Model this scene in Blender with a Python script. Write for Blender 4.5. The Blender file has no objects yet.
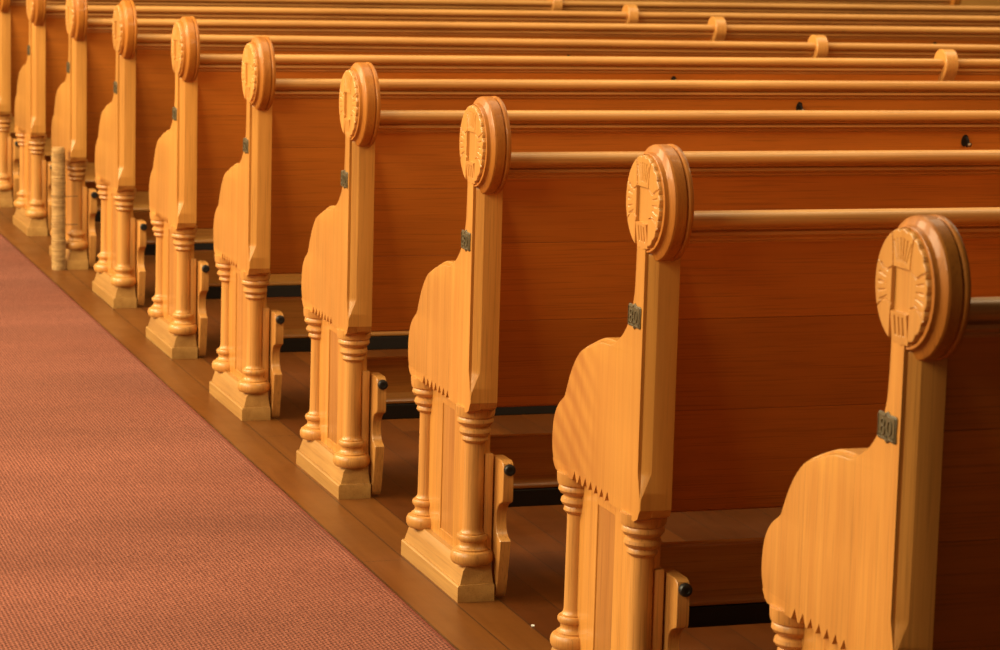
import bpy, bmesh, math, random
from mathutils import Vector, Matrix
random.seed(4)
scene = bpy.context.scene
col = scene.collection
PI = math.pi

# ------------------------------------------------------------------ materials
def new_mat(name):
    m = bpy.data.materials.new(name); m.use_nodes = True
    nt = m.node_tree; nt.nodes.clear()
    out = nt.nodes.new('ShaderNodeOutputMaterial')
    b = nt.nodes.new('ShaderNodeBsdfPrincipled')
    nt.links.new(b.outputs[0], out.inputs[0])
    return m, nt, b

def N(nt, t, **kw):
    n = nt.nodes.new(t)
    for k, v in kw.items():
        if isinstance(k, str) and hasattr(n, k): setattr(n, k, v)
    return n

def math_node(nt, op, a, b=None, clamp=False):
    n = nt.nodes.new('ShaderNodeMath'); n.operation = op; n.use_clamp = clamp
    for i, v in enumerate((a, b)):
        if v is None: continue
        if isinstance(v, (int, float)): n.inputs[i].default_value = v
        else: nt.links.new(v, n.inputs[i])
    return n.outputs[0]

def mixc(nt, fac, a, b, mode='MIX'):
    n = nt.nodes.new('ShaderNodeMix'); n.data_type = 'RGBA'; n.blend_type = mode
    for sock, v in ((n.inputs[0], fac), (n.inputs[6], a), (n.inputs[7], b)):
        if isinstance(v, (int, float)): sock.default_value = v
        elif isinstance(v, tuple): sock.default_value = (*v, 1)
        else: nt.links.new(v, sock)
    return n.outputs[2]

def noise(nt, vec, scale, detail=3, rough=.55, dist=0):
    n = nt.nodes.new('ShaderNodeTexNoise')
    n.inputs['Scale'].default_value = scale; n.inputs['Detail'].default_value = detail
    n.inputs['Roughness'].default_value = rough; n.inputs['Distortion'].default_value = dist
    nt.links.new(vec, n.inputs['Vector'])
    return n.outputs[0]

def ramp(nt, fac, p0, p1):
    n = nt.nodes.new('ShaderNodeMapRange'); n.clamp = True
    n.inputs[1].default_value = p0; n.inputs[2].default_value = p1
    nt.links.new(fac, n.inputs[0])
    return n.outputs[0]

def stretched(nt, vec, s):
    n = nt.nodes.new('ShaderNodeVectorMath'); n.operation = 'MULTIPLY'
    nt.links.new(vec, n.inputs[0]); n.inputs[1].default_value = s
    return n.outputs[0]

def wood(name, axis, base, dark, rough=.33, coat=.25, boards=None, ripple=False, pores=.35):
    """varnished timber; axis = grain direction in object space"""
    m, nt, b = new_mat(name)
    tc = nt.nodes.new('ShaderNodeTexCoord')
    oi = nt.nodes.new('ShaderNodeObjectInfo')
    off = nt.nodes.new('ShaderNodeVectorMath'); off.operation = 'SCALE'
    off.inputs[0].default_value = (7.3, 11.7, 5.9); nt.links.new(oi.outputs['Random'], off.inputs['Scale'])
    add = nt.nodes.new('ShaderNodeVectorMath'); add.operation = 'ADD'
    nt.links.new(tc.outputs['Object'], add.inputs[0]); nt.links.new(off.outputs[0], add.inputs[1])
    P = add.outputs[0]
    k = {'X': (.045, 1, 1), 'Y': (1, .045, 1), 'Z': (1, 1, .045)}[axis]
    kf = {'X': (.02, 1, 1), 'Y': (1, .02, 1), 'Z': (1, 1, .02)}[axis]
    g1 = ramp(nt, noise(nt, stretched(nt, P, k), 38, 4, .6, .6), .3, .72)
    g2 = ramp(nt, noise(nt, stretched(nt, P, kf), 330, 2, .5), .52, .72)
    g3 = ramp(nt, noise(nt, P, 3.2, 2, .5), .3, .7)
    c = mixc(nt, g1, base, dark)
    c = mixc(nt, math_node(nt, 'MULTIPLY', g2, pores), c, tuple(x*.52 for x in dark))
    tint = mixc(nt, g3, (1.06, 1.06, 1.04), (.92, .90, .86))
    c = mixc(nt, 1.0, c, tint, 'MULTIPLY')
    rv = nt.nodes.new('ShaderNodeHueSaturation'); nt.links.new(c, rv.inputs['Color'])
    nt.links.new(math_node(nt, 'ADD', math_node(nt, 'MULTIPLY', oi.outputs['Random'], .14), .93), rv.inputs['Value'])
    c = rv.outputs[0]
    if boards:                                   # glued-up planks: slight tone change from board to board
        sp = nt.nodes.new('ShaderNodeSeparateXYZ'); nt.links.new(tc.outputs['Object'], sp.inputs[0])
        ax, w, o0 = boards
        q = math_node(nt, 'ADD', math_node(nt, 'DIVIDE', sp.outputs[ax], w), o0)
        fl = math_node(nt, 'FLOOR', q)
        wn = nt.nodes.new('ShaderNodeTexWhiteNoise'); wn.noise_dimensions = '1D'
        nt.links.new(math_node(nt, 'ADD', fl, math_node(nt, 'MULTIPLY', oi.outputs['Random'], 37)), wn.inputs['W'])
        hv = nt.nodes.new('ShaderNodeHueSaturation'); nt.links.new(c, hv.inputs['Color'])
        nt.links.new(math_node(nt, 'ADD', math_node(nt, 'MULTIPLY', wn.outputs['Value'], .16), .90), hv.inputs['Value'])
        fr = math_node(nt, 'FRACT', q)
        seam = math_node(nt, 'LESS_THAN', math_node(nt, 'MULTIPLY', fr, w), .0014)
        c = mixc(nt, math_node(nt, 'MULTIPLY', seam, .45), hv.outputs[0], tuple(x*.4 for x in dark))
    if ripple:                                   # curly figured grain crossing the armrest
        sp = nt.nodes.new('ShaderNodeSeparateXYZ'); nt.links.new(tc.outputs['Object'], sp.inputs[0])
        wv = nt.nodes.new('ShaderNodeTexWave'); wv.bands_direction = 'DIAGONAL'
        wv.inputs['Scale'].default_value = 14; wv.inputs['Distortion'].default_value = 1.6
        wv.inputs['Detail'].default_value = 1
        mp = nt.nodes.new('ShaderNodeMapping'); mp.inputs['Scale'].default_value = (-.55, 0, 1)
        nt.links.new(tc.outputs['Object'], mp.inputs[0]); nt.links.new(mp.outputs[0], wv.inputs[0])
        msk = ramp(nt, sp.outputs[0], .16, .27)
        c = mixc(nt, math_node(nt, 'MULTIPLY', math_node(nt, 'MULTIPLY', wv.outputs['Fac'], msk), .75), c, (.40, .150, .026))
    nt.links.new(c, b.inputs['Base Color'])
    r = math_node(nt, 'ADD', math_node(nt, 'MULTIPLY', g1, .10), rough - .05)
    nt.links.new(r, b.inputs['Roughness'])
    b.inputs['Coat Weight'].default_value = coat; b.inputs['Coat Roughness'].default_value = .16
    bp = nt.nodes.new('ShaderNodeBump'); bp.inputs['Strength'].default_value = .10; bp.inputs['Distance'].default_value = .001
    nt.links.new(math_node(nt, 'SUBTRACT', 1.0, g2), bp.inputs['Height'])
    nt.links.new(bp.outputs[0], b.inputs['Normal'])
    return m

def plain(name, c, rough=.5, metal=0.0, var=.2, scale=60):
    m, nt, b = new_mat(name)
    tc = nt.nodes.new('ShaderNodeTexCoord')
    n = noise(nt, tc.outputs['Object'], scale, 3)
    nt.links.new(mixc(nt, n, tuple(x*(1-var) for x in c), tuple(x*(1+var) for x in c)), b.inputs['Base Color'])
    b.inputs['Roughness'].default_value = rough; b.inputs['Metallic'].default_value = metal
    return m

HONEY, HONEY_D = (.66, .315, .070), (.53, .225, .043)
M = {
 'end':    wood('varnished wood, upright grain', 'Z', HONEY, HONEY_D, boards=(0, .152, -.75), pores=.42),
 'figured': wood('varnished wood, curly figure', 'Z', (.58, .272, .055), (.49, .205, .037), ripple=True, pores=.2),
 'column': wood('varnished turned wood', 'Z', (.66, .325, .085), (.54, .24, .055), rough=.38, coat=.1, pores=.55),
 'rail':   wood('varnished rail wood', 'Y', (.64, .33, .09), (.50, .225, .05), rough=.5, coat=.08, pores=.45),
 'panel':  wood('varnished back board wood', 'Y', (.58, .190, .023), (.50, .155, .017), rough=.42, boards=(2, .151, .517), pores=.45),
 'plinth': wood('worn plinth wood', 'X', (.52, .285, .085), (.38, .185, .048), rough=.38),
 'under': wood('under rail wood', 'Y', (.62, .31, .07), (.48, .21, .042), rough=.42, pores=.4),
 'inlay': wood('darker inlay wood', 'Z', (.54, .245, .058), (.40, .16, .034), pores=.5),
 'rosette': wood('carved wood', 'Z', (.66, .325, .085), (.56, .25, .055), pores=.2),
 'roundel': wood('glossy turned roundel wood', 'Z', (.50, .185, .026), (.38, .125, .015), rough=.5, coat=.16, pores=.4),
}
for n_ in M['roundel'].node_tree.nodes:
    if n_.type == 'BSDF_PRINCIPLED':
        n_.inputs['Specular IOR Level'].default_value = .25; n_.inputs['Coat Roughness'].default_value = .06
M['bronze'] = plain('aged bronze', (.105, .075, .032), .5, .1, .6, 260)
M['rubber'] = plain('black rubber', (.012, .012, .011), .45)
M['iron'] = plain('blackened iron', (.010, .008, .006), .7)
M['steel'] = plain('tarnished steel', (.30, .24, .17), .3, .9)
M['paper'] = plain('white paper', (.8, .78, .72), .8)

# ---- floor: long narrow boards laid along the aisle
def floor_mat():
    m, nt, b = new_mat('varnished floor boards')
    tc = nt.nodes.new('ShaderNodeTexCoord'); P = tc.outputs['Object']
    b.inputs['Specular IOR Level'].default_value = .32
    br = nt.nodes.new('ShaderNodeTexBrick'); nt.links.new(P, br.inputs['Vector'])
    br.offset = .37; br.offset_frequency = 2
    br.inputs['Color1'].default_value = (0, 0, 0, 1); br.inputs['Color2'].default_value = (1, 1, 1, 1)
    br.inputs['Mortar'].default_value = (.5, .5, .5, 1)
    br.inputs['Scale'].default_value = 1; br.inputs['Mortar Size'].default_value = .0013
    br.inputs['Mortar Smooth'].default_value = .3; br.inputs['Bias'].default_value = 0
    br.inputs['Brick Width'].default_value = 3.4; br.inputs['Row Height'].default_value = .088
    g1 = ramp(nt, noise(nt, stretched(nt, P, (.05, 1, 1)), 30, 4, .6, .5), .3, .7)
    g2 = ramp(nt, noise(nt, stretched(nt, P, (.03, 1, 1)), 260, 2), .5, .72)
    wear = ramp(nt, noise(nt, P, 4.0, 4, .6), .35, .75)
    c = mixc(nt, br.outputs['Color'], (.150, .042, .005), (.070, .0155, .0015))
    c = mixc(nt, math_node(nt, 'MULTIPLY', g1, .6), c, (.045, .011, .002))
    c = mixc(nt, math_node(nt, 'MULTIPLY', g2, .35), c, (.07, .025, .008))
    c = mixc(nt, math_node(nt, 'MULTIPLY', wear, .35), c, (.17, .053, .008))
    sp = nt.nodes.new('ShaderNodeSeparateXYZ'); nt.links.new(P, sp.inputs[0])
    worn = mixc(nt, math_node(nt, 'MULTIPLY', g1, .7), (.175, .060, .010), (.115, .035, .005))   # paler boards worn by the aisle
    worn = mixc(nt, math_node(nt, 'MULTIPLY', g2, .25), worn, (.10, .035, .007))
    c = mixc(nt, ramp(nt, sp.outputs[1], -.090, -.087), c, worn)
    c = mixc(nt, br.outputs['Fac'], c, (.04, .016, .006))
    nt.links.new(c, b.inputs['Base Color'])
    r = math_node(nt, 'ADD', math_node(nt, 'MULTIPLY', wear, .15), .33)
    nt.links.new(r, b.inputs['Roughness'])
    bp = nt.nodes.new('ShaderNodeBump'); bp.inputs['Strength'].default_value = .35; bp.inputs['Distance'].default_value = .0015
    h = math_node(nt, 'SUBTRACT', math_node(nt, 'MULTIPLY', g1, .15), br.outputs['Fac'])
    nt.links.new(h, bp.inputs['Height']); nt.links.new(bp.outputs[0], b.inputs['Normal'])
    return m

# ---- carpet: rows of small loops
def carpet_mat(edge=False):
    m, nt, b = new_mat('red loop carpet edge' if edge else 'red loop carpet')
    tc = nt.nodes.new('ShaderNodeTexCoord'); P = tc.outputs['Object']
    sp = nt.nodes.new('ShaderNodeSeparateXYZ'); nt.links.new(P, sp.inputs[0])
    jit = noise(nt, P, 45, 2)
    rows = math_node(nt, 'ADD', math_node(nt, 'MULTIPLY', sp.outputs[1], 2*PI/.0078), math_node(nt, 'MULTIPLY', jit, 3.6))
    cr = math_node(nt, 'SINE', rows)
    lx = math_node(nt, 'ADD', math_node(nt, 'MULTIPLY', sp.outputs[0], 2*PI/.0125), math_node(nt, 'MULTIPLY', rows, .5))
    cl = math_node(nt, 'SINE', math_node(nt, 'ADD', lx, math_node(nt, 'MULTIPLY', jit, 3.0)))
    h = math_node(nt, 'ADD', math_node(nt, 'MULTIPLY', cr, .6), math_node(nt, 'MULTIPLY', cl, .4))
    fl = noise(nt, P, 190, 4, .75)
    big = ramp(nt, noise(nt, stretched(nt, P, (1, .3, 1)), 2.6, 3, .5), .3, .7)
    hh = ramp(nt, h, -1, 1)
    c = mixc(nt, hh, (.075, .018, .011), (.285, .092, .058))
    c = mixc(nt, math_node(nt, 'MULTIPLY', ramp(nt, fl, .44, .66), .65), c, (.42, .155, .095))
    c = mixc(nt, 1.0, c, mixc(nt, big, (.78, .76, .74), (1.12, 1.12, 1.12)), 'MULTIPLY')
    if edge: c = mixc(nt, .8, c, (.13, .028, .016))
    nt.links.new(c, b.inputs['Base Color'])
    b.inputs['Roughness'].default_value = .95
    b.inputs['Specular IOR Level'].default_value = .1
    b.inputs['Sheen Weight'].default_value = .06; b.inputs['Sheen Roughness'].default_value = .5
    b.inputs['Sheen Tint'].default_value = (1, .72, .58, 1)
    bp = nt.nodes.new('ShaderNodeBump'); bp.inputs['Strength'].default_value = .8; bp.inputs['Distance'].default_value = .0025
    nt.links.new(math_node(nt, 'ADD', hh, math_node(nt, 'MULTIPLY', fl, .5)), bp.inputs['Height'])
    nt.links.new(bp.outputs[0], b.inputs['Normal'])
    return m

# ------------------------------------------------------------------ mesh helpers
def finish(bm, ang=32):
    bmesh.ops.remove_doubles(bm, verts=bm.verts, dist=1e-6)
    bmesh.ops.recalc_face_normals(bm, faces=bm.faces)
    for f in bm.faces: f.smooth = True
    for e in bm.edges:
        if len(e.link_faces) == 2:
            e.smooth = e.calc_face_angle(0) < math.radians(ang)
        else: e.smooth = False

def link(name, bm, mat, parent=None, ang=32):
    finish(bm, ang)
    me = bpy.data.meshes.new(name); bm.to_mesh(me); bm.free()
    me.materials.append(M[mat] if isinstance(mat, str) else mat)
    o = bpy.data.objects.new(name, me); col.objects.link(o)
    if parent: o.parent = parent
    return o

def empty(name, loc=(0, 0, 0)):
    o = bpy.data.objects.new(name, None); o.empty_display_size = .2
    o.location = loc; col.objects.link(o); return o

def tag(o, label, cat, group=None):
    o['label'] = label; o['category'] = cat
    if group: o['group'] = group

def loft(bm, rows, cap=True, closed=True):
    vs = [[bm.verts.new(p) for p in r] for r in rows]
    n = len(rows[0])
    for a, b in zip(vs, vs[1:]):
        for i in range(n if closed else n-1):
            j = (i+1) % n
            try: bm.faces.new((a[i], a[j], b[j], b[i]))
            except ValueError: pass
    if cap:
        bm.faces.new(vs[0]); bm.faces.new(vs[-1])
    return vs

def box(bm, x0, x1, y0, y1, z0, z1, bev=0.0, seg=2):
    r = bmesh.ops.create_cube(bm, size=1)
    vs = r['verts']
    for v in vs:
        v.co = Vector(((x0+x1)/2 + v.co.x*(x1-x0), (y0+y1)/2 + v.co.y*(y1-y0), (z0+z1)/2 + v.co.z*(z1-z0)))
    if bev:
        es = list({e for v in vs for e in v.link_edges})
        bmesh.ops.bevel(bm, geom=es, offset=bev, segments=seg, affect='EDGES', profile=.5)

def prism_xz(bm, pts, y0, y1, inset=0.0, dy=0.0):
    """polygon in XZ extruded from y0 to y1 (aisle side y0); optional bevel of the y0 edge"""
    rows = [[(x, y1, z) for x, z in pts]]
    if inset:
        rows.append([(x, y0 - dy, z) for x, z in pts])
        rows.append([(x, y0, z) for x, z in offset_poly(pts, -inset)])
    else:
        rows.append([(x, y0, z) for x, z in pts])
    loft(bm, rows)

def offset_poly(pts, d):
    n = len(pts); A = sum(pts[i][0]*pts[(i+1) % n][1]-pts[(i+1) % n][0]*pts[i][1] for i in range(n))
    s = 1 if A > 0 else -1
    out = []
    for i in range(n):
        p, q, r = Vector(pts[i-1]), Vector(pts[i]), Vector(pts[(i+1) % n])
        a = (q-p).normalized(); b = (r-q).normalized()
        na = Vector((a.y, -a.x))*s; nb = Vector((b.y, -b.x))*s
        nn = (na+nb)
        nn = nn.normalized() if nn.length > 1e-6 else na
        k = 1/max(.4, nn.dot(na))
        out.append((q.x+nn.x*d*k, q.y+nn.y*d*k))
    return out

def lathe(bm, prof, c, axis='Z', seg=40):
    rows = []
    for r, h in prof:
        row = []
        for i in range(seg):
            a = 2*PI*i/seg
            if axis == 'Z': row.append((c[0]+r*math.cos(a), c[1]+r*math.sin(a), h))
            elif axis == 'Y': row.append((c[0]+r*math.cos(a), h, c[1]+r*math.sin(a)))
            else: row.append((h, c[0]+r*math.cos(a), c[1]+r*math.sin(a)))
        rows.append(row)
    loft(bm, rows)

def tube(bm, pts, r, seg=10):
    rows = []
    for i, p in enumerate(pts):
        p = Vector(p)
        t = (Vector(pts[min(i+1, len(pts)-1)]) - Vector(pts[max(i-1, 0)])).normalized()
        u = t.cross(Vector((0.31, .2, .93))).normalized(); w = t.cross(u)
        rr = r[i] if isinstance(r, (list, tuple)) else r
        rows.append([p + u*rr*math.cos(2*PI*k/seg) + w*rr*math.sin(2*PI*k/seg) for k in range(seg)])
    loft(bm, rows)

def catmull(pts, k=4):
    out = []
    n = len(pts)
    for i in range(n-1):
        p0, p1, p2, p3 = (Vector(pts[max(i-1, 0)]), Vector(pts[i]), Vector(pts[i+1]), Vector(pts[min(i+2, n-1)]))
        for j in range(k):
            t = j/k
            out.append(.5*((2*p1)+(p2-p0)*t+(2*p0-5*p1+4*p2-p3)*t*t+(3*p1-p0-3*p2+p3)*t**3))
    out.append(Vector(pts[-1]))
    return out

# ------------------------------------------------------------------ pew geometry (local: +X up the aisle, +Y to the aisle)
LEN = 4.65                                  # from aisle face to far face
CX, CZ = -.003, .8592                       # roundel centre
ZB = .383                                   # where the board hands over to its toothed lower edge
YF, YB = -.0085, -.0610                       # faces of the bench end

OUT = [(.036, .815), (.036, .795), (.036, .775), (.037, .745), (.0395, .717), (.046, .695), (.055, .676), (.069, .659), (.089, .642),
       (.110, .631), (.130, .626), (.146, .6245), (.165, .6235), (.187, .621), (.212, .614), (.243, .603), (.275, .587), (.303, .565),
       (.324, .540), (.340, .514), (.350, .498), (.374, .483), (.391, .467), (.401, .447), (.405, .425), (.404, .402), (.397, .383)]

def Z_low(p): return p.y < .396

def bm_bench_end():
    bm = bmesh.new()
    o = catmull([(x-.0045, z) for x, z in OUT], 4)
    rows = []
    for i, p in enumerate(o):
        t = (o[min(i+1, len(o)-1)] - o[max(i-1, 0)]).normalized()
        n = Vector((-t.y, t.x))                       # outwards: up / away from the post
        if n.x < 0 and n.y < 0: n = -n
        if Z_low(p): n = Vector((1, 0))
        X, Z = p.x, p.y
        q = lambda d: (X - n.x*d, Z - n.y*d)
        k = min(1, max(0, (.442 - Z)/.042))           # lamb's-tongue stop of the corner moulding
        L = lambda a, b: a + (b-a)*k
        w = min(1, max(0, (n.y-.35)/.4))*min(1, max(0, (X-.100)/.035))*min(1, max(0, (.275-X)/.04))          # moulded lip on top of the armrest
        row = [(X, YB, Z)]
        for (d0, y0), (d1, y1) in (((0, .0055), (0, .0125)), ((0, .0035), (.0006, .0098)), ((.0006, .0020), (.0030, .0085)), ((.0012, .0012), (.0046, .0085)),
                                   ((.0020, .0006), (.0052, .0050)), ((.0026, .0002), (.0072, .0012)), ((.0034, 0), (.0095, 0))):
            a = q(d0+(d1-d0)*w); row.append((a[0], YF-(y0+(y1-y0)*w), a[1]))
        u = min(1, max(0, (Z-.7850)/.003))             # moulding sinks in behind the roundel
        B = lambda y: y + (-.034-y)*u
        row += [(L(-.0075, -.0200), YF, Z), (L(-.0077, -.0203), L(B(-.0150), -.0087), Z), (L(-.0090, -.0206), L(B(-.0150), -.0089), Z),
                (L(-.0096, -.0209), L(B(-.0136), -.0091), Z),
                (L(-.0212, -.0213), L(B(-.0262), -.0097), Z), (-.0215, L(B(-.0268), -.0100), Z), (-.0215, YB, Z)]
        rows.append(row)
    loft(bm, rows)
    # toothed lower edge
    x0, x1, nt = .292, .108, 7
    w = (x0-x1)/nt
    front = [(.3925, ZB), (.383, .3715), (.374, .3665), (x0+.004, .3660)]
    for i in range(nt):
        a = x0 - i*w
        front += [(a, .366), (a - w*.40, .3825), (a - w*.80, .366)]
    front += [(.05, .3645), (.004, .3610), (-.012, .368), (-.0208, ZB)]
    prism_xz(bm, front, YF, YF-.0225)
    back = [(.3925, ZB), (.383, .3715), (.374, .3665), (.15, .366), (.004, .3615), (-.016, .371), (-.0215, ZB)]
    back2 = [(.3925, ZB), (.383, .3715), (.374, .3665), (.15, .366), (.004, .3630), (-.016, .372), (-.0215, ZB)]
    loft(bm, [[(x, YF-.0225, z) for x, z in back], [(x, YB, z) for x, z in back2]])
    return bm

def bm_roundel():
    bm = bmesh.new()
    prof = [(.001, -.0140), (.0690, -.0140), (.0690, -.0120), (.0735, -.0118), (.0738, -.0104), (.0746, -.0099), (.0756, -.0104), (.0762, -.0124),
            (.0768, -.0155), (.0775, -.0168), (.0800, -.0182), (.0862, -.0208), (.0882, -.0225), (.0892, -.0255), (.0892, -.0400),
            (.0884, -.0412), (.0866, -.0416), (.0866, -.0432), (.0884, -.0440), (.0897, -.0460), (.0899, -.0488), (.0889, -.0518), (.0865, -.0530),
            (.001, -.0535)]
    lathe(bm, prof, (CX, CZ), 'Y', 96)
    for v in bm.verts:
        if v.co.y > -.0145 and math.hypot(v.co.x-CX, v.co.z-CZ) < .0745: v.co.x += .006
    return bm

def rosette_height(a, v):
    """carved relief; a to the right as seen from the aisle, v up; metres above the ground of the roundel"""
    r = math.hypot(a, v); th = math.degrees(math.atan2(v, a))
    R = .0700 + (.0028*abs(math.sin(math.radians(th)*11)) if a > -.012 else .0025)
    if r > R: return None
    h = .0035
    if r > R-.002: h -= .0014*((r-(R-.002))/.002)**2
    tongue = -.0225 < a < .0225 and v < -.031
    if tongue:
        h = .0052 - .0045*max(0, (-.031-v)/.041)
        for c in (-.011, 0, .011):
            if abs(a-c) < .0018 and -.060 < v < -.036: h -= .0016
        return h
    if -.0265 < a < -.0225 or .0225 < a < .0255:
        if v < -.031: return -.0028
    if -.0255 < a < .0255 and -.036 < v < .0235:
        if v < -.031: return -.0012
        return -.0016 + .0022*max(0, min(1, (a+.0255)/.05))
    # radiating gouges
    for base, n, spread, r0, r1 in ((90, 6, 46, .032, .061), (0, 5, 44, .042, .064), (180, 5, 44, .040, .063)):
        for i in range(n):
            c = base + (i-(n-1)/2)*spread/(n-1)
            d = (th - c + 180) % 360 - 180
            if abs(d) < 25 and r0 < r < r1:
                w = .0005 + .0013*(r-r0)/(r1-r0)
                if abs(math.radians(d))*r < w: h -= .0020*(1-abs(math.radians(d))*r/w*.6)
    # curved dividers leaving the corners of the square
    for sx in (1, -1):
        for (px, pv, qx, qv, bend) in ((.0255, .0225, .0700, .0300, -.009), (.0255, -.024, .0665, -.0345, .008)):
            t = (abs(a) - px)/(qx-px)
            if a*sx > 0 and 0 < t < 1:
                vv = pv + (qv-pv)*t + bend*math.sin(PI*t)
                if abs(v-vv) < .0011: h -= .0018
    for sx in (1, -1):
        t = (v-.0235)/(.068-.0235)
        if a*sx > 0 and 0 < t < 1:
            aa = .0240 + .0075*t*t
            if abs(abs(a)-aa) < .0011: h -= .0018
    return h

def bm_rosette():
    bm = bmesh.new()
    n, s = 142, .00105
    g = {}
    def vert(i, j):
        if (i, j) in g: return g[(i, j)]
        a, v = (i-n/2)*s, (j-n/2)*s
        h = rosette_height(a, v)
        if h is None: h = -.0035
        g[(i, j)] = bm.verts.new((CX + .007 - a, -.0088 + h, CZ + v)); return g[(i, j)]
    for i in range(n):
        for j in range(n):
            a, v = (i+.5-n/2)*s, (j+.5-n/2)*s
            if math.hypot(a, v) < .0738:
                bm.faces.new((vert(i, j), vert(i+1, j), vert(i+1, j+1), vert(i, j+1)))
    return bm

def bm_plate():
    bm = bmesh.new()
    x0, x1, z0, z1 = -.0005, .053, .663, .6975
    pts = [(x0, z0+.003), (x0+.003, z0), (x0+.020, z0+.0005), (x0+.0265, z0-.003), (x0+.033, z0+.0005), (x1-.003, z0), (x1, z0+.003), (x1-.001, z0+.012), (x1, z1-.004),
           (x1-.003, z1), (x1-.02, z1-.0005), (x1-.0265, z1+.003), (x1-.033, z1-.0005), (x0+.003, z1), (x0, z1-.003), (x0+.001, z0+.012)]
    prism_xz(bm, pts, YF+.0022, YF-.001, .001, .0008)
    ins = offset_poly(pts, -.0030)
    loop = [(x, YF+.0024, z) for x, z in ins]
    tube(bm, loop+[loop[0]], .0009, 6)
    def ring(cx, cz, rx, rz, r=.0011):
        tube(bm, [(cx+rx*math.cos(2*PI*k/16), YF+.0027, cz+rz*math.sin(2*PI*k/16)) for k in range(17)], r, 6)
    ring(.0355, .6855, .0048, .0042); ring(.0355, .6755, .0055, .0050)        # worn raised figures
    ring(.0165, .6805, .0056, .0090)
    for sx in (.0085, .0265, .0450):
        tube(bm, [(sx+.003*math.cos(t*.9), YF+.0026, .6695+.0022*math.sin(t*1.7)) for t in range(7)], .0008, 6)
    return bm

def bm_column(x):
    bm = bmesh.new()
    prof = [(.036, .068), (.0385, .0705), (.0408, .0755), (.0412, .0815), (.0402, .0870), (.0375, .0915), (.0335, .0935), (.0312, .0938), (.0312, .0965), (.0270, .0990), (.0245, .1030), (.0240, .1070),
            (.0252, .1100), (.0252, .1115), (.0280, .1125), (.0297, .1160), (.0297, .1200), (.0278, .1235), (.0235, .1240), (.0235, .1265), (.0205, .1300), (.0195, .136), (.0190, .20), (.0185, .292),
            (.0188, .299), (.0225, .301), (.0252, .305), (.0242, .3095), (.0230, .312), (.0275, .315), (.0303, .320), (.0290, .3255), (.0255, .3285),
            (.0252, .3310), (.0310, .334), (.0345, .3395), (.0338, .345), (.0322, .3475), (.0355, .350), (.0370, .356), (.0375, .369)]
    lathe(bm, prof, (x, -.0375), 'Z', 40)
    return bm

def bm_plinth():
    bm = bmesh.new()
    def rect(z, y0, y1, x0, x1): return [(x0, y0, z), (x1, y0, z), (x1, y1, z), (x0, y1, z)]
    rows = [rect(0, 0, -.072, 0, .388), rect(.0285, 0, -.072, 0, .388), rect(.0310, -.0022, -.072, .0015, .3865), rect(.0322, -.0022, -.072, .0015, .3865), rect(.0325, -.0055, -.071, .004, .384),
            rect(.0560, -.0120, -.068, .0085, .379), rect(.0580, -.0124, -.068, .0090, .3785), rect(.0710, -.0215, -.0665, .0105, .374)]
    loft(bm, rows)
    return bm

def bm_lower_panel():
    bm = bmesh.new()
    x0, x1, z0, z1, yf, yb = .030, .345, .060, .372, -.034, -.066
    a0, a1, b0, b1 = .153, .236, .088, .336
    box(bm, x0, a0, yb, yf, z0, z1, .0008, 1); box(bm, a1, x1, yb, yf, z0, z1, .0008, 1)
    box(bm, a0, a1, yb, yf, z0, b0, .0006, 1); box(bm, a0, a1, yb, yf, b1, z1, .0006, 1)
    return bm
def bm_inlay():
    bm = bmesh.new(); box(bm, .1525, .2365, -.066, -.0362, .0875, .3365); return bm

def face_x(z): return .080 - (z-.355)*.2316           # raked rear face of the back board
def extrude_y(bm, prof, y0, y1, closed=True): loft(bm, [[(x, y0, z) for x, z in prof], [(x, y1, z) for x, z in prof]])

def bm_back_panel():
    bm = bmesh.new()
    zs = [.3535]
    prof = [(face_x(.355)+.004, .3535), (face_x(.357), .357)]
    for s in (.526, .677):
        prof += [(face_x(s-.0007), s-.0007), (face_x(s)+.0009, s), (face_x(s+.0007), s+.0007)]
    prof += [(face_x(.838), .838)]
    T = .021
    prof += [(face_x(.838)+T, .840), (face_x(.355)+T, .3585), (face_x(.355)+T-.003, .3535)]
    extrude_y(bm, prof, -.060, -LEN+.060)
    return bm

def bm_top_rail():
    bm = bmesh.new()
    cx, cz, r = -.0425, .8362, .0121
    prof = []
    for k in range(15):                                # rounded nose
        a = math.radians(70 + k*(300-70)/14)
        prof.append((cx + r*math.cos(a)*1.05, cz + r*math.sin(a)))
    prof += [(-.0350, .8238), (-.0350, .8205), (-.0395, .8175), (-.0400, .8125), (-.0350, .8085), (-.0300, .8070), (-.0300, .8035), (-.0255, .8020), (-.0235, .7990), (.000, .7990), (.004, .842), (-.010, .8472), (-.03, .8482)]
    extrude_y(bm, prof, -.045, -LEN+.045)
    return bm

def bm_seat():
    bm = bmesh.new()
    prof = [(.100, .392), (.100, .414), (.425, .428), (.438, .425), (.442, .415), (.438, .404), (.425, .402)]
    extrude_y(bm, prof, -.062, -LEN+.062)
    return bm

def bm_under_rail():
    bm = bmesh.new()
    prof = [(.168, .2005), (.168, .2745), (.171, .2785), (.190, .2785), (.190, .178), (.152, .178), (.1470, .1805), (.1460, .1850), (.149, .1900), (.157, .1945), (.1645, .1975)]
    extrude_y(bm, prof, -.062, -LEN+.062)
    return bm

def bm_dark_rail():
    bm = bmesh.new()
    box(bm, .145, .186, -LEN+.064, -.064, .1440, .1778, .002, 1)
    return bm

def bm_cleat():
    bm = bmesh.new(); box(bm, .024, .050, -.0725, -.0550, 0, .277, .003, 2); return bm

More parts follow.
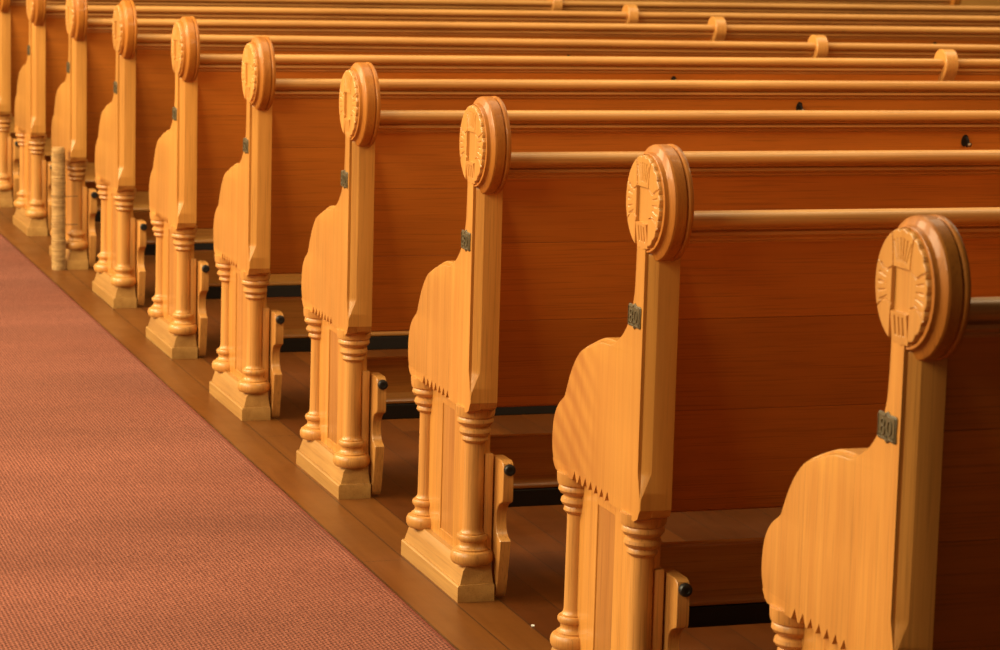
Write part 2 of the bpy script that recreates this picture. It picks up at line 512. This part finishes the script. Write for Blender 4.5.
BRK = [(-.0225, .200), (-.0225, .258), (-.018, .2665), (-.008, .2705), (.044, .2705), (.046, .262), (.046, .130), (.030, .040), (.022, .006),
       (.010, .006), (.004, .014), (-.002, .040), (-.009, .075), (-.0135, .100), (-.0150, .1165), (-.0120, .1195), (-.004, .1215), (.006, .128), (.0125, .139), (.0145, .152),
       (.0130, .166), (.008, .177), (-.001, .1855), (-.012, .190), (-.0200, .1935)]
def bm_bracket():
    bm = bmesh.new()
    prism_xz(bm, BRK, -.0760, -.0965, .0012, .0012)
    return bm

def bm_bumper():
    bm = bmesh.new()
    lathe(bm, [(.0055, -.022), (.0100, -.0225), (.0108, -.0250), (.0108, -.0310), (.0095, -.0340), (.0070, -.0352), (.0045, -.0350), (.0040, -.0340), (.0005, -.0338)], (-.0868, .2560), 'X', 28)
    return bm

def bm_mid_support():
    bm = bmesh.new()
    lobe = [(-.024+.045*math.cos(math.radians(a)), .831+.045*math.sin(math.radians(a))) for a in range(-38, 215, 11)]
    pts = lobe + [(-.0600, .806), (-.052, .794), (-.042, .783), (-.033, .768), (-.026, .745), (-.018, .715), (.000, .640), (.040, .430), (.056, .358), (.060, .28), (.060, 0), (.36, 0), (.36, .392), (.103, .392), (.088, .46), (.058, .60),
                  (.040, .69), (.030, .730), (.020, .760), (.0125, .782)]
    prism_xz(bm, pts, -2.3000, -2.3390, .0022, .0022)
    return bm

def bm_hook(y):
    bm = bmesh.new()
    z = .779; x = face_x(z)
    rows = []
    for dx in (.0005, -.0022):
        rows.append([(x+dx+.2316*.014*math.sin(t)*-1, y + .0085*math.cos(t), z + .0140*math.sin(t)) for t in [2*PI*k/18 for k in range(18)]])
    loft(bm, rows)
    tube(bm, [(x, y, z+.006), (x-.010, y, z+.007), (x-.017, y, z+.001), (x-.018, y, z-.008), (x-.012, y, z-.012)], [.0030, .0032, .0034, .0034, .0030], 8)
    return bm
def bm_hook_ball(y):
    bm = bmesh.new()
    z = .779; x = face_x(z)
    bmesh.ops.create_uvsphere(bm, u_segments=14, v_segments=8, radius=.0058)
    bmesh.ops.translate(bm, verts=bm.verts, vec=(x-.019, y-.003, z-.008))
    return bm

def mirrored(bm):
    for v in bm.verts: v.co.y = -LEN - v.co.y
    return bm

def make_pew():
    root = empty('church_pew')
    for mir in (False, True):
        f = mirrored if mir else (lambda b: b)
        e = link('bench_end', f(bm_bench_end()), 'end', root)
        link('roundel', f(bm_roundel()), 'roundel', e, 18)
        link('rosette', f(bm_rosette()), 'rosette', e, 50)
        p = link('number_plate', f(bm_plate()), 'bronze', e); p['label'] = 'small aged bronze number plate'
        link('column', f(bm_column(.036)), 'column', root)
        link('column', f(bm_column(.338)), 'column', root)
        lp = link('lower_panel', f(bm_lower_panel()), 'end', root)
        link('inlay', f(bm_inlay()), 'inlay', lp)['label'] = 'slightly darker sunk inlay board'
        link('plinth', f(bm_plinth()), 'plinth', root)
        link('cleat', f(bm_cleat()), 'column', root)
        b = link('scalloped_bracket', f(bm_bracket()), 'column', root)
        q = link('bumper', f(bm_bumper()), 'rubber', b); q['label'] = 'round black rubber bumper'
    link('back_panel', bm_back_panel(), 'panel', root)
    link('top_rail', bm_top_rail(), 'rail', root)
    link('seat', bm_seat(), 'panel', root)
    link('under_seat_rail', bm_under_rail(), 'under', root)
    d = link('dark_bar', bm_dark_rail(), 'iron', root); d['label'] = 'dark bar under the rail'  # plain near-black bar below the rail, its purpose unknown
    link('middle_support', bm_mid_support(), 'column', root)
    for y in (-1.455, -3.186):
        h = link('coat_hook', bm_hook(y), 'iron', root); h['label'] = 'small dark metal hook'
        link('hook_ball', bm_hook_ball(y), 'steel', h)
    return root

def copy_tree(o, parent=None):
    c = o.copy(); col.objects.link(c)
    if parent: c.parent = parent
    for ch in list(o.children): copy_tree(ch, c)
    return c

PITCH = .9
DX = [-.0095, -.0142, -.001, .0345, .0049, -.0002, -.005, -.0015, -.0065, -.0015]
DY = [.0016, .0033, .0023, -.0024, -.0005, .0038, -.0078, -.0047, .0021, .0022]
LABEL = {
 10: 'nearest varnished wooden pew, its carved end cut off by the right and bottom edges',
 9: 'second wooden pew from the camera, armrest of its end with diagonal curly grain',
 8: 'third wooden pew from the camera, the nearest one whose plinth shows on the floor',
 7: 'fourth wooden pew from the camera, its number plate fixed slightly higher than on its neighbours',
 6: 'fifth wooden pew from the camera, between the fourth pew and the sixth',
 5: 'sixth wooden pew from the camera, a knob at the right end of its rail',
 4: 'seventh wooden pew from the camera, just in front of the pew with the pole',
 3: 'eighth wooden pew from the camera, banded pale pole standing against its end',
 2: 'ninth wooden pew from the camera, beyond the pew with the banded pole',
 1: 'tenth wooden pew from the camera, its end half cut off by the left edge',
 0: 'farthest wooden pew, only its back board and far bench end showing at the top',
}
proto = make_pew()
pews = {}
for n in range(10, -1, -1):
    p = proto if n == 10 else copy_tree(proto)
    p.location = ((10-n)*PITCH + (DX[n-1] if n else 0), DY[n-1] if n else 0, 0)
    tag(p, LABEL[n], 'pew', 'wooden pews along the aisle')
    pews[n] = p
for ch in pews[4].children:                       # this back has sagged a little towards its middle
    if ch.name.startswith(('top_rail', 'back_panel')): ch.rotation_euler = (.0042, 0, 0)
    if ch.name.startswith('middle_support'): ch.scale = (1, 1, .985)
for ch in pews[7].children:
    for g in ch.children:
        if g.name.startswith('number_plate'): g.location.z += .016
for ch in pews[9].children:
    if ch.name.startswith('bench_end') and max(v.co.y for v in ch.data.vertices) > -.1:
        ch.material_slots[0].link = 'OBJECT'; ch.material_slots[0].material = M['figured']
        break

# ------------------------------------------------------------------ floor, carpet and small things
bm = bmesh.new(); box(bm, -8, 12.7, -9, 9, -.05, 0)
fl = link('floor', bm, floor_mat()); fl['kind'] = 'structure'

bm = bmesh.new(); box(bm, 12.5, 12.7, -9, 9, 0, 1.25)
box(bm, 12.46, 12.5, -9, 9, 1.21, 1.27, .008, 2); box(bm, 12.47, 12.5, -9, 9, 0, .18, .006, 2)
box(bm, 12.52, 12.7, -9, 9, 1.25, 5)
wl = link('wall_front', bm, 'under'); wl['kind'] = 'structure'

bm = bmesh.new()
prof = [(.1000, .0003), (.1005, .004), (.104, .0065), (.112, .0068), (2.1, .0068), (2.108, .0065), (2.112, .004), (2.1125, .0003)]
loft(bm, [[(x, y, z) for y, z in prof] for x in (-6, 12.4)])
cp = link('carpet_runner', bm, carpet_mat())
tag(cp, 'red loop-pile carpet runner lying along the aisle beside the pew ends', 'carpet')
bm = bmesh.new()
tube(bm, [(x, .1005, .0042) for x in (-6, 0, 6, 12.4)], .0036, 10)
link('edge_binding', bm, carpet_mat(True), cp)['label'] = 'dark red bound edge'

# wrapped pole standing against the eighth pew
pw = pews[3].location
pole = empty('wrapped_pole', (pw.x + .008, pw.y + .0275, 0))
tag(pole, 'pale ring-banded pole standing on the floor against the eighth pew end', 'pole')
bm = bmesh.new()
prof = [(.0005, 0), (.0215, 0), (.0225, .004)]
z = .006
while z < .405:
    w = random.choice((.006, .0075, .009)); r = .0240 + random.uniform(-.0007, .0007)
    prof += [(r-.0026, z), (r, z+w*.25), (r, z+w*.72), (r-.0026, z+w*.97)]
    z += w
prof += [(.0225, z+.002), (.020, z+.004), (.0005, z+.004)]
lathe(bm, prof, (0, 0), 'Z', 32)
for v in bm.verts: v.co.y += (v.co.z-.2)*.006 ; v.co.x -= v.co.z*.012
m, nt, b = new_mat('pale cane wrapping')
tc = nt.nodes.new('ShaderNodeTexCoord')
g = noise(nt, stretched(nt, tc.outputs['Object'], (.1, .1, 1)), 170, 2)
c = mixc(nt, ramp(nt, g, .35, .65), (.60, .37, .14), (.36, .20, .065)); nt.links.new(c, b.inputs['Base Color']); b.inputs['Roughness'].default_value = .55
link('cane_wrap', bm, m, pole)
for zz in (.155, .250):
    bm = bmesh.new()
    tube(bm, [(.004+.0245*math.cos(2*PI*k/24), .0245*math.sin(2*PI*k/24), zz) for k in range(25)], .0012, 6)
    tube(bm, [(-.012, -.018, zz), (-.018, -.040, zz), (-.014, -.062, zz)], .0012, 6)
    link('wire_tie', bm, 'iron', pole)

bm = bmesh.new()
pts = [(-.006, -.004), (.004, -.006), (.008, .001), (.003, .005), (-.005, .004)]
loft(bm, [[(x, y, 0.0004) for x, y in pts], [(x, y, .0010 + .002*(x > 0)) for x, y in pts]])
ps = link('paper_scrap', bm, 'paper'); ps.location = (1.611, -.091, 0); ps.scale = (.6, .6, .6)
tag(ps, 'tiny white paper scrap on the floor boards beside the plinth of the third pew', 'paper')

# ------------------------------------------------------------------ camera (solved from the photograph)
yaw, pit, rol, f, cx, cy, cz = -0.31490679, 0.15724222, 0.02648669, 2.80926527, -3.0841577, 1.51650349, 1.33942821
F = Vector((math.cos(yaw)*math.cos(pit), math.sin(yaw)*math.cos(pit), -math.sin(pit)))
R0 = Vector((math.sin(yaw), -math.cos(yaw), 0)); U0 = R0.cross(F)
R = math.cos(rol)*R0 + math.sin(rol)*U0; U = -math.sin(rol)*R0 + math.cos(rol)*U0
cam = bpy.data.cameras.new('camera'); cam.sensor_fit = 'HORIZONTAL'; cam.sensor_width = 36; cam.lens = 36*f
cam.clip_start = .1; cam.clip_end = 100
cam.dof.use_dof = True; cam.dof.focus_distance = 5.0; cam.dof.aperture_fstop = 13
co = bpy.data.objects.new('camera', cam); col.objects.link(co)
co.matrix_world = Matrix(((R.x, U.x, -F.x, cx), (R.y, U.y, -F.y, cy), (R.z, U.z, -F.z, cz), (0, 0, 0, 1)))
scene.camera = co

# ------------------------------------------------------------------ light
def area(name, loc, target, sx, sy, power, color):
    l = bpy.data.lights.new(name, 'AREA'); l.shape = 'RECTANGLE'; l.size = sx; l.size_y = sy; l.energy = power; l.color = color
    o = bpy.data.objects.new(name, l); o.location = loc
    d = Vector(target) - Vector(loc); o.rotation_euler = d.to_track_quat('-Z', 'Y').to_euler(); col.objects.link(o)
    return o
area('aisle_window_light', (-0.8, 5.6, 3.9), (2.4, -.3, .2), 3.0, 2.8, 240, (1, .81, .50))
area('aisle_window_light', (3.4, 5.4, 3.9), (4.2, -.3, .2), 3.0, 2.8, 560, (1, .81, .50))
area('aisle_window_light', (8.0, 5.2, 3.8), (7.0, -.3, .2), 3.0, 2.8, 480, (1, .81, .50))
area('ceiling_light', (4.6, -2.4, 5.4), (5.0, -2.3, 0), 12, 3.4, 480, (1, .80, .50))
area('added_panel_fill', (1.0, -1.6, 2.9), (5.2, -1.8, .6), 1.6, 1.0, 44, (1, .72, .38))  # unseen fill added to brighten the far back boards, not an actual lamp
w = bpy.data.worlds.new('world'); scene.world = w; w.use_nodes = True
w.node_tree.nodes['Background'].inputs[0].default_value = (1, .70, .40, 1)
w.node_tree.nodes['Background'].inputs[1].default_value = .07

vs = scene.view_settings
vs.view_transform = 'Standard'; vs.look = 'None'; vs.exposure = 0; vs.gamma = 1; vs.use_curve_mapping = False
